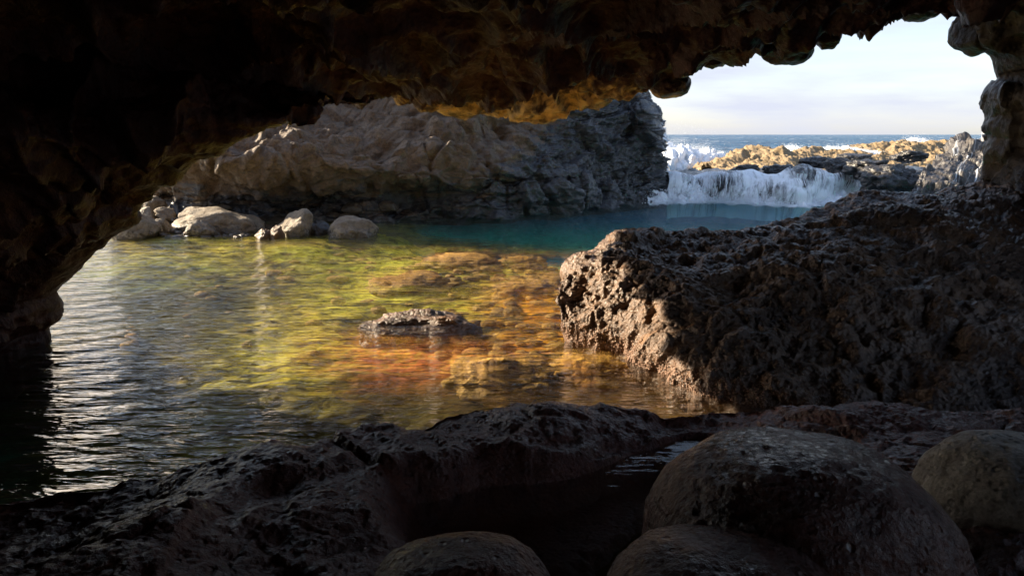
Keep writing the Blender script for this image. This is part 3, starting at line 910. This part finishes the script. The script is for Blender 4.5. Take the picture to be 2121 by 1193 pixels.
# ------------------------------------------------------------------ small rocks standing in the pool
rk = px_boulder('pool_rock', 872, 694, 7.3, 250, 100, M['pitted'], 21, dy=0.55, sub=6, big=0.35, lump=0.2, pit=0.08, fine=0.08, sq=2.2, cuts=1)
tag(rk, 'low flat black rock just breaking the surface in mid pool', 'rock')
G_S = 'boulders at the far left shore'
shore = [  # px, py, depth, w, h, material, label, depth ratio
    (455, 470, 14.6, 175, 62, 'boulder', 'large humped tan boulder in the middle of the left shore', 0.7),
    (418, 482, 13.9, 78, 48, 'boulder', 'sunlit rough boulder leaning against the large humped tan one', 0.8),
    (616, 474, 13.9, 92, 62, 'boulder', 'pointed tan boulder with a dark right side, standing in the water', 0.8),
    (662, 482, 14.0, 46, 40, 'wetcliff', 'wet bluish stone against the right side of the pointed boulder', 0.9),
    (730, 484, 13.8, 98, 58, 'boulder', 'rightmost of the sunlit boulders standing in the pool', 0.8),
    (545, 490, 13.5, 40, 26, 'pitted', 'small dark stone awash, first left of the pointed boulder', 0.9),
    (572, 486, 13.5, 34, 32, 'pitted', 'small dark stone touching the left foot of the pointed boulder', 0.9),
    (285, 482, 13.6, 90, 60, 'boulder', 'brown boulder closest to the dark cave wall on the left', 0.9),
    (335, 474, 14.2, 52, 34, 'boulder', 'dark low stone right of the boulder by the cave wall', 0.9),
    (398, 452, 15.2, 72, 40, 'boulder', 'rough dark topped boulder behind the sunlit rough one', 0.9),
    (342, 450, 15.3, 60, 30, 'boulder', 'smooth oval stone left of the rough dark topped boulder', 0.9),
    (318, 430, 15.8, 52, 34, 'boulder', 'round stone at the back of the shore near the cave wall', 0.9),
    (298, 454, 15.0, 50, 36, 'boulder', 'rounded stone wedged above the boulder by the cave wall', 0.9),
    (414, 422, 15.9, 44, 26, 'greyb', 'smooth grey egg shaped cobble at the cliff foot', 0.9),
    (372, 440, 16.0, 48, 22, 'boulder', 'flat stone between the oval stone and the grey cobble', 0.9),
    (455, 432, 16.0, 52, 24, 'boulder', 'low stone right of the grey egg shaped cobble', 0.9),
]
for i, (px, py, dp, w, h, mt, lab, dy) in enumerate(shore):
    tag(px_boulder('shore_boulder', px, py, dp, w, h * 1.25, M[mt], 30 + i, dy=dy, sub=5, big=0.32, lump=0.14, pit=0.06, fine=0.06, sq=2.1, cuts=7, cut=(0.5, 0.85)), lab, 'boulder', G_S)
foot = [(690, 448, 40, 22, 'cobble at the cliff foot behind the rightmost sunlit boulder'), (735, 432, 50, 22, 'flat dark cobble lying in the undercut of the cliff'),
        (720, 450, 56, 20, 'dark wet cobble at the waterline under the cliff undercut'), (805, 428, 40, 18, 'small dark cobble at the right end of the cliff undercut'), (640, 440, 40, 24, 'lumpy dark stone under the cliff behind the pointed boulder')]
for i, (px, py, w, h, lab) in enumerate(foot):
    tag(px_boulder('cobble', px, py, 16.4, w, h * 1.2, M['cliff'], 60 + i, dy=0.9, sub=4, big=0.2, lump=0.08, pit=0.03, fine=0.03), lab, 'stone', 'cobbles at the cliff foot')

# submerged stones
sub_list = [(1040, 778, 5.6, 230, 70, 'yellow algae covered stone under water in front of the black pool rock'), (1240, 768, 5.8, 240, 60, 'orange submerged stone under the front of the huge pitted rock'),
            (960, 548, 10.2, 190, 30, 'wide brown submerged rock below the teal water'), (850, 590, 9.0, 190, 22, 'long brown submerged rock behind the black pool rock'), (1075, 548, 10.0, 110, 26, 'brown submerged rock with its tip awash near the huge pitted rock'),
            (1085, 600, 8.6, 150, 24, 'amber submerged stone left of the huge pitted rock')]
for i, (px, py, dp, w, h, lab) in enumerate(sub_list):
    p_ = onz(px, py, -0.16)
    k = p_[1] / F
    tag(boulder('submerged_rock', (p_[0], p_[1], -0.20), (w / 2 * k, w / 2 * k * 0.7, 0.17 if i > 1 else 0.19), M['submerged'], 80 + i, sub=5, big=0.5, lump=0.25, pit=0.10, fine=0.12), lab, 'rock', 'stones under the pool surface')

# ------------------------------------------------------------------ waterfall ledge, falls and surf
fbase = np.array([onz(1340, 420), onz(1400, 418), onz(1470, 417), onz(1540, 420), onz(1620, 424), onz(1700, 422), onz(1770, 414), onz(1830, 406), onz(1900, 400), onz(2050, 390)])
lip_px = [(1340, 364), (1400, 360), (1470, 366), (1540, 366), (1620, 366), (1700, 362), (1770, 358), (1830, 362), (1900, 374), (2050, 366)]
lip = np.array([at(px, py, b_[1] + 1.0) for (px, py), b_ in zip(lip_px, fbase)])
fm1 = fbase * 0.7 + lip * 0.3 + [0, -0.18, 0.1]
fm2 = fbase * 0.3 + lip * 0.7 + [0, -0.22, 0.12]
fsh1 = lip + [0.4, 2.0, -0.25]
fsh2 = lip * [1.6, 1.0, 1.0] + [0, 14.0, -0.35]; fsh2[:, 2] = 0.2
fsh3 = lip * [2.2, 1.0, 1.0] + [0, 24.0, 0]; fsh3[:, 2] = -0.8
fl0 = fbase.copy() + [0, 0.1, 0]; fl0[:, 2] = -0.7
ledge_kw = dict(big=0.35, lump=-0.34, pit=0.04, fine=0.05, fb=0.6, fl=0.75, fp=2.4, ff=6)
mounds = [(1500, 382, 1.0, 0.75, 0.28), (1655, 365, 1.0, 0.8, 0.30), (1775, 358, 0.9, 0.7, 0.30), (1590, 395, 0.5, 0.6, 0.15), (1420, 395, 0.35, 0.6, 0.18)]
def mound_mask(G):
    m_ = np.zeros(G.shape[:2])
    for px, py, _, wx, h_ in mounds:
        c_ = at(px, py, 21.2)
        m_ = np.maximum(m_, _ * np.exp(-(((G[:, :, 0] - c_[0]) / (wx * 0.62)) ** 2 + ((G[:, :, 2] - c_[2]) / 0.42) ** 2 + ((G[:, :, 1] - c_[1]) / 1.6) ** 2)))
    return m_
def mound_post(G):
    return 0.32 * mound_mask(G) - 0.08
o, GL = rock_loft('waterfall_ledge', [fl0, fbase, fm1, fm2, lip, fsh1, fsh2, fsh3], 420, 230, M['black'], 9, (0, -0.6, 0.8), ledge_kw, mound_post, [.08, .18, .2, .15, .12, .17, .1])
tag(o, 'black rock ledge the white water spills over, right of the cliff', 'rock ledge')

fall_root = bpy.data.objects.new('waterfall', None)
fall_root.location = (6.5, 20.0, 0)
link(fall_root)
tag(fall_root, 'white water spilling over the black ledge into the back of the pool', 'waterfall')
# the sheet follows the rock it runs over, smoothed and lifted off it
def smooth_grid(G, it):
    for _ in range(it):
        G[1:-1, 1:-1] = (G[:-2, 1:-1] + G[2:, 1:-1] + G[1:-1, :-2] + G[1:-1, 2:] + 2 * G[1:-1, 1:-1]) / 6
    return G
j0, j1 = 5, 165
Sx = smooth_grid(GL[j0:j1, 18:352].copy(), 10)
Nn = gnormals(Sx)
Nn *= np.sign((Nn.reshape(-1, 3) @ np.array([0, -0.6, 0.8])).mean())
for k, (lift, amp) in enumerate(((0.04, 0.04), (0.10, 0.06))):
    uvp = np.stack(np.meshgrid(np.linspace(0, 60, Sx.shape[1]), np.linspace(0, 6, Sx.shape[0])) + [np.full(Sx.shape[:2], k * 9.0)], 2).reshape(-1, 3)
    Gs = Sx + Nn * (lift + amp * fbm(uvp, 0.5, 3, 0.5).reshape(Sx.shape[:2]))[:, :, None]
    g_o = grid_obj('water_sheet', Gs - np.array([6.5, 20.0, 0]), M['fall'], uv=True, parent=fall_root)
    at_ = g_o.data.attributes.new('thin', 'FLOAT', 'POINT')
    at_.data.foreach_set('value', (1.35 * mound_mask(Sx) - 0.25).astype(np.float32).ravel())

# single threads of water that separate from the sheet
rgs = np.random.default_rng(19)
mm = mound_mask(Sx)
SV, SF, nb_ = [], [], 0
rows, cols = Sx.shape[:2]
lip_r = int(rows * 0.70)
for k in range(280):
    c_ = rgs.integers(4, cols - 5)
    r1 = int(np.clip(rgs.integers(12, lip_r + 20), 10, rows - 2)); r0 = int(max(0, r1 - rgs.integers(18, 60)))
    ii = np.arange(r0, r1, 2)
    w_ = rgs.uniform(0.004, 0.014) * np.sin(np.linspace(0.25, math.pi * 0.95, len(ii)))
    drift = np.cumsum(rgs.normal(0, 0.006, len(ii)))
    base_ = Sx[ii, c_] + Nn[ii, c_] * (0.07 + rgs.uniform(0, 0.07) * np.linspace(1, 0.4, len(ii))[:, None])
    base_[:, 0] += drift
    for sgn, out in ((-1, 0), (0, 0.6), (1, 0)):
        q_ = base_.copy(); q_[:, 0] += sgn * w_; q_ += Nn[ii, c_] * (out * w_)[:, None]
        SV.append(q_)
    L_ = len(ii)
    a_ = np.arange(L_ - 1)
    for st in (0, L_):
        SF.append(np.stack([a_ + st, a_ + st + L_, a_ + st + L_ + 1, a_ + st + 1], 1) + nb_)
    nb_ += 3 * L_
me = mesh_from('water_threads', np.concatenate(SV) - np.array([6.5, 20.0, 0]), np.concatenate(SF))
me.materials.append(M['foam'])
th_o = link(bpy.data.objects.new('water_threads', me), fall_root)
th_o['kind'] = 'stuff'

OCT_V = np.array([[1, 0, 0], [-1, 0, 0], [0, 1, 0], [0, -1, 0], [0, 0, 1], [0, 0, -1]], float)
OCT_F = np.array([[0, 2, 4], [2, 1, 4], [1, 3, 4], [3, 0, 4], [2, 0, 5], [1, 2, 5], [3, 1, 5], [0, 3, 5]])
def blobs(name, C, rad_, mat, parent=None, origin=(0, 0, 0)):
    V, Fc = OCT_V, OCT_F
    rg = np.random.default_rng(len(C))
    n = len(C)
    S = rad_[:, None] * rg.uniform(0.7, 1.3, (n, 3))
    VV = V[None] * S[:, None, :] + (C - np.asarray(origin))[:, None, :]
    FF = Fc[None] + (np.arange(n) * len(V))[:, None, None]
    me = mesh_from(name, VV.reshape(-1, 3), faces3=FF.reshape(-1, 3))
    me.materials.append(mat)
    o = bpy.data.objects.new(name, me)
    o.location = tuple(origin) if parent is None else (0, 0, 0)
    return link(o, parent)

rg = np.random.default_rng(3)
# churned foam where the fall meets the pool: a ragged low apron plus fine spray
fb_ = catmull(fbase[:8], 500)
U = np.linspace(0, 1, 420)[None, :]; Vv = np.linspace(0, 1, 40)[:, None]
ap = catmull(fbase[:8], 420)
wdt = (0.35 + 0.75 * np.interp(U, [0, .25, .45, .7, .9, 1], [.5, .3, .5, 1.0, .7, .2])) * (1 + 0.6 * perlin(np.stack([U.ravel() * 30, U.ravel() * 0, U.ravel() * 0], 1)))[None, :]
Ga = ap[None] + np.stack([0 * wdt * Vv, 0.25 - wdt * Vv, 0 * wdt * Vv], 2)
nz = fbm(Ga.reshape(-1, 3), 3.0, 4, 0.6).reshape(40, 420)
Ga[:, :, 2] = 0.34 * (1 - Vv) ** 1.8 * (1 + 1.2 * nz) + 0.045 * nz * 2 - 0.045 * Vv + 0.012
grid_obj('foam_apron', Ga - np.array([6.5, 20.0, 0]), M['foam'], flip=True, parent=fall_root)
n = 16000
i_ = rg.integers(0, 500, n)
off_ = np.abs(rg.normal(size=n)) * 0.30
C = fb_[i_] + np.stack([rg.normal(size=n) * 0.1, 0.15 - off_, 0.02 + 0.42 * np.exp(-off_ * 2.5) * rg.random(n) ** 2.5], 1)
ft = blobs('spray', C, rg.uniform(0.004, 0.016, n), M['foam'], fall_root, (6.5, 20.0, 0))
ft['kind'] = 'stuff'

# black boulders standing in the flow on the ledge
wet = [(1545, 349, 22.4, 50, 16, 'small black rock at the lip of the fall nearest the reef'), (1612, 352, 22.4, 56, 22, 'domed black rock at the lip in the middle of the fall'), (1690, 337, 23.5, 60, 22, 'pointed black rock behind the lip of the fall'),
       (1735, 346, 22.0, 60, 30, 'black rock laced with white rivulets right of mid fall'), (1795, 350, 21.2, 76, 40, 'wet black rock at the right end of the fall'), (1885, 326, 23.0, 60, 22, 'smooth black hump above the right end of the fall'),
       (1845, 374, 20.4, 120, 60, 'broad dark block below the right end of the fall'), (1770, 328, 25.0, 60, 16, 'flat black rock farthest back behind the fall'), (1925, 378, 20.0, 60, 50, 'dark block at the foot of the grey streaked slope')]
for i, (px, py, dp, w, h, lab) in enumerate(wet):
    tag(px_boulder('black_rock', px, py, dp, w, h, M['black'], 100 + i, dy=0.8, sub=5, big=0.55, lump=0.35, pit=0.14, fine=0.16), lab, 'rock', 'black rocks around the fall')

# grey streaked slope right of the fall
sl = [[at(1880, 420, 18.5), at(1960, 420, 18), at(2060, 430, 17.5), at(2160, 440, 17)], [at(1900, 380, 19), at(1980, 375, 18.8), at(2060, 375, 18.5), at(2170, 375, 18)],
      [at(1930, 345, 20.5), at(2000, 332, 20.2), at(2080, 330, 20), at(2180, 330, 19.5)], [at(1965, 312, 22.5), at(2010, 292, 22), at(2090, 285, 21.5), at(2200, 280, 21)], [at(2000, 330, 26), at(2040, 330, 26), at(2120, 330, 25.5), at(2230, 330, 25)]]
o, GS = rock_loft('rock_slope', [np.array(c_) for c_ in sl], 220, 200, M['wetcliff'], 15, (-0.3, -0.7, 0.6), dict(big=0.4, lump=0.22, pit=0.06, fine=0.07, fb=0.7, fl=1.0, fp=3.0, ff=7, ridge=0.12, fr=1.4, blk=0.14, fk=1.0, blk2=0.06), None)
tag(o, 'grey streaked rock slope between the fall and the right pillar', 'rock')
Gr = smooth_grid(GS.copy(), 2)
Nr = gnormals(Gr)
Nr *= np.sign((Nr.reshape(-1, 3) @ np.array([-0.3, -0.7, 0.6])).mean())
grid_obj('rivulets', Gr + Nr * 0.045, M['rill'], uv=True, parent=o)

# golden reef beyond the fall
def reef(label, pts, dep, thick, seed, zlow=-0.8):
    top = np.array([at(px, py, dep + dd) for px, py, dd in pts])
    f0 = top + [0, -thick, 0]; f0[:, 2] = zlow
    f1_ = top + [0, -thick * 0.45, 0]; f1_[:, 2] = top[:, 2] * 0.55 + zlow * 0.2
    b0 = top + [0, thick * 0.6, 0]; b0[:, 2] -= 0.4
    b1 = top + [0, thick * 1.2, 0]; b1[:, 2] = zlow
    o, _ = rock_loft('reef_rock', [f0, f1_, top, b0, b1], 360, 110, M['reef'], seed, (0, -0.6, 0.8), dict(big=0.5, lump=0.45, pit=0.28, fine=0.22, fb=0.35, fl=0.7, fp=1.6, ff=3.2, ridge=0.15, fr=0.9))
    tag(o, label, 'reef', 'sunlit reef rocks in the sea')
reef('nearest golden sunlit reef behind the left half of the fall', [(1465, 352, 0), (1505, 338, 0), (1540, 324, 0), (1600, 313, 0), (1660, 318, 0), (1720, 320, 1), (1790, 322, 2), (1850, 335, 3)], 40, 7, 41)
reef('farther golden sunlit reef running toward the right pillar', [(1700, 326, 0), (1770, 310, 0), (1830, 302, 0), (1880, 299, 0), (1950, 298, 1), (2010, 303, 2), (2080, 318, 3)], 58, 8, 42)

# surf
def surf(label, pts, dep, n, hgt, seed, rmax):
    """a breaker: a solid churned body with fine spray thrown off its crest"""
    rg = np.random.default_rng(seed)
    line = catmull(np.array([at(px, py, dep) for px, py, _ in pts]), 300)
    line[:, 2] -= 0.25
    hh = np.interp(np.linspace(0, 1, 300), np.linspace(0, 1, len(pts)), [p[2] for p in pts]) * hgt
    hh = hh * (0.75 + 0.7 * np.abs(perlin(np.stack([line[:, 0] * 1.1, np.full(300, seed * 1.7), np.zeros(300)], 1))))
    root = bpy.data.objects.new('breaking_wave', None)
    b_ = line[150].copy(); b_[2] = line[:, 2].min()
    root.location = b_.tolist()
    link(root)
    tag(root, label, 'wave', 'breaking waves')
    a_ = np.linspace(0, math.pi, 40)[:, None]
    Gb = np.stack([np.tile(line[:, 0], (40, 1)), line[:, 1] - np.cos(a_) * 1.1 * (0.6 + 0.5 * hh), line[:, 2] + np.sin(a_) * (0.2 + hh * 0.55)], 2)
    Nb = gnormals(Gb)
    Nb *= np.sign(Nb[20, 150, 2])
    Pb = Gb.reshape(-1, 3)
    Gb = Gb + Nb * (0.30 * fbm(Pb, 1.6, 5, 0.65) + 0.12 * ridged(Pb, 3.0, 3, 0.5)).reshape(40, 300)[:, :, None] * (0.4 + hh)[None, :, None]
    grid_obj('wave_body', Gb - b_, M['foam'], parent=root)
    i_ = rg.choice(300, n, p=hh / hh.sum())
    v = np.clip(rg.exponential(0.30, n), 0, 1.15)
    cl_ = fbm(np.stack([line[i_, 0] * 1.5, v * 2.0, np.full(n, seed * 3.0)], 1), 1.0, 4, 0.6)
    C = line[i_] + np.stack([rg.normal(size=n) * 0.12 * (1 + 2 * v), rg.normal(size=n) * 0.5, 0.2 + hh[i_] * (0.35 + v * (0.75 + cl_))], 1)
    sp = blobs('spray', C, rmax * np.exp(-1.2 * v) * rg.uniform(0.3, 1, n), M['foam'], root, b_)
    sp['kind'] = 'stuff'
surf('tall white burst of surf beside the cliff', [(1330, 346, 1.0), (1375, 346, 1.5), (1400, 346, 1.8), (1430, 346, 1.3), (1480, 344, 0.9), (1540, 338, 0.6)], 46, 24000, 1.3, 1, 0.026)
surf('long line of surf behind the nearest reef', [(1580, 320, .5), (1630, 318, .9), (1690, 318, .75), (1760, 318, 0.8), (1810, 318, .4)], 50, 6000, 0.8, 2, 0.045)
surf('small burst of surf behind the farther reef', [(1850, 302, .4), (1895, 300, 1.2), (1930, 301, .6), (1990, 303, .7), (2030, 303, .9)], 70, 4000, 0.9, 3, 0.06)

nvc, nuc = GC.shape[:2]
Gw = smooth_grid(GC[int(nvc * 0.22):int(nvc * 0.80), int(nuc * 0.60):int(nuc * 0.93)].copy(), 2)
Nw = gnormals(Gw)
Nw *= np.sign((Nw.reshape(-1, 3) @ np.array([0, -1, 0.4])).mean())
cw = grid_obj('rivulets', Gw + Nw * 0.06, M['film'], uv=True, parent=bpy.data.objects['sea_cliff'])

# ------------------------------------------------------------------ knobs hanging from the cave roof
kn = [(1632, 92, 9.05, 92, 78), (1908, 10, 9.6, 70, 62), (1482, 120, 9.3, 54, 44), (1385, 178, 9.4, 80, 50), (1795, 20, 9.45, 100, 44), (1715, 62, 9.3, 64, 70), (2035, 66, 9.8, 96, 90)]
for i, (px, py, dp, w, h) in enumerate(kn):
    px_boulder('rock_knob', px, py, dp, w, h, M['cave'], 130 + i, dy=1.0, sub=5, big=0.25, lump=0.10, pit=0.03, fine=0.03, parent=cave)

# ------------------------------------------------------------------ barnacle crust along the waterline of the large rock
m = newmat('pinkish_barnacle_shell')
t = NT(m)
b = t.n('ShaderNodeBsdfPrincipled', Roughness=0.7)
t.link(t.mix(t.noise(t.pos(), 30.0, 2), (0.13, 0.07, 0.045), (0.34, 0.21, 0.14)), b.inputs['Base Color'])
t.link(b.outputs[0], t.n('ShaderNodeOutputMaterial').inputs['Surface'])
Q = GR_.reshape(-1, 3)
Q = Q[(Q[:, 2] > -0.02) & (Q[:, 2] < 0.22) & (Q[:, 0] < 2.6) & (Q[:, 1] < 7.6)]
rg = np.random.default_rng(77)
Q = Q[rg.choice(len(Q), min(3800, len(Q)), replace=False, p=(lambda w: w / w.sum())(np.exp(-np.clip(Q[:, 2], 0, 1) / 0.07)))]
bc = blobs('barnacle_crust', Q + rg.normal(size=Q.shape) * 0.004, rg.uniform(0.004, 0.011, len(Q)), m, big_rock)
bc['kind'] = 'stuff'

# ------------------------------------------------------------------ loose stones on the pool floor
V, Fc = ico(2)
n = 900
x_ = rg.uniform(-4.5, 1.2, n) ; y_ = rg.uniform(6.0, 12.5, n)
keep = (rg.random(n) < (0.10 + 0.75 * sstep(-2.0, 0.2, x_))) & (y_ > 6.6)
x_, y_ = x_[keep], y_[keep]
n = len(x_)
zb_ = bed_height(x_[None], y_[None])[0]
S = rg.uniform(0.03, 0.13, n)[:, None] * np.stack([rg.uniform(0.8, 1.5, n), rg.uniform(0.7, 1.1, n), rg.uniform(0.3, 0.6, n)], 1)
C = np.stack([x_, y_, np.minimum(zb_ + S[:, 2] * 0.3, -0.03 - S[:, 2])], 1)
dv = 1 + 0.28 * perlin((V[None] * 1.2 + np.arange(n)[:, None, None] * 3.7).reshape(-1, 3)).reshape(n, len(V), 1)
VV = V[None] * S[:, None, :] * dv + C[:, None, :]
FF = Fc[None] + (np.arange(n) * len(V))[:, None, None]
me = mesh_from('pool_floor_stones', VV.reshape(-1, 3), faces3=FF.reshape(-1, 3))
me.materials.append(M['submerged'])
tag(link(bpy.data.objects.new('pool_floor_stones', me)), 'scattered small amber stones lying on the pool floor', 'stones', kind='stuff')

# ------------------------------------------------------------------ gravel between the shore boulders
n = 420
px_ = rg.uniform(240, 520, n); dp_ = rg.uniform(13.6, 16.4, n)
x_ = (px_ - CX) / F * dp_ / math.cos(PITCH); y_ = dp_
S = rg.uniform(0.03, 0.11, n)[:, None] * np.stack([rg.uniform(0.8, 1.4, n), rg.uniform(0.8, 1.2, n), rg.uniform(0.5, 0.8, n)], 1)
C = np.stack([x_, y_, np.interp(y_, [13.6, 14.6, 16.4], [-0.04, 0.02, 0.32])], 1)
dv = 1 + 0.35 * perlin((V[None] * 1.3 + np.arange(n)[:, None, None] * 5.1).reshape(-1, 3)).reshape(n, len(V), 1)
VV = V[None] * S[:, None, :] * dv + C[:, None, :]
FF = Fc[None] + (np.arange(n) * len(V))[:, None, None]
me = mesh_from('shore_gravel', VV.reshape(-1, 3), faces3=FF.reshape(-1, 3))
me.materials.append(M['cliff'])
tag(link(bpy.data.objects.new('shore_gravel', me)), 'loose gravel and small stones between the shore boulders', 'gravel', kind='stuff')
# the gravel bank they lie on
xs = np.linspace(-9.6, -4.2, 160); ys = np.linspace(13.2, 18.5, 120)
X, Y = np.meshgrid(xs, ys)
P = np.stack([X.ravel(), Y.ravel(), np.zeros(X.size)], 1)
Z = np.interp(Y, [13.2, 14.2, 16.4, 18.5], [-0.5, -0.12, 0.26, 0.5]) - 0.9 * sstep(-5.4, -4.3, X) - 0.5 * sstep(-8.6, -9.6, X) + 0.10 * fbm(P, 2.5, 4, 0.55).reshape(X.shape)
tag(grid_obj('gravel_bank', np.stack([X, Y, Z], 2), M['cliff']), kind='structure')
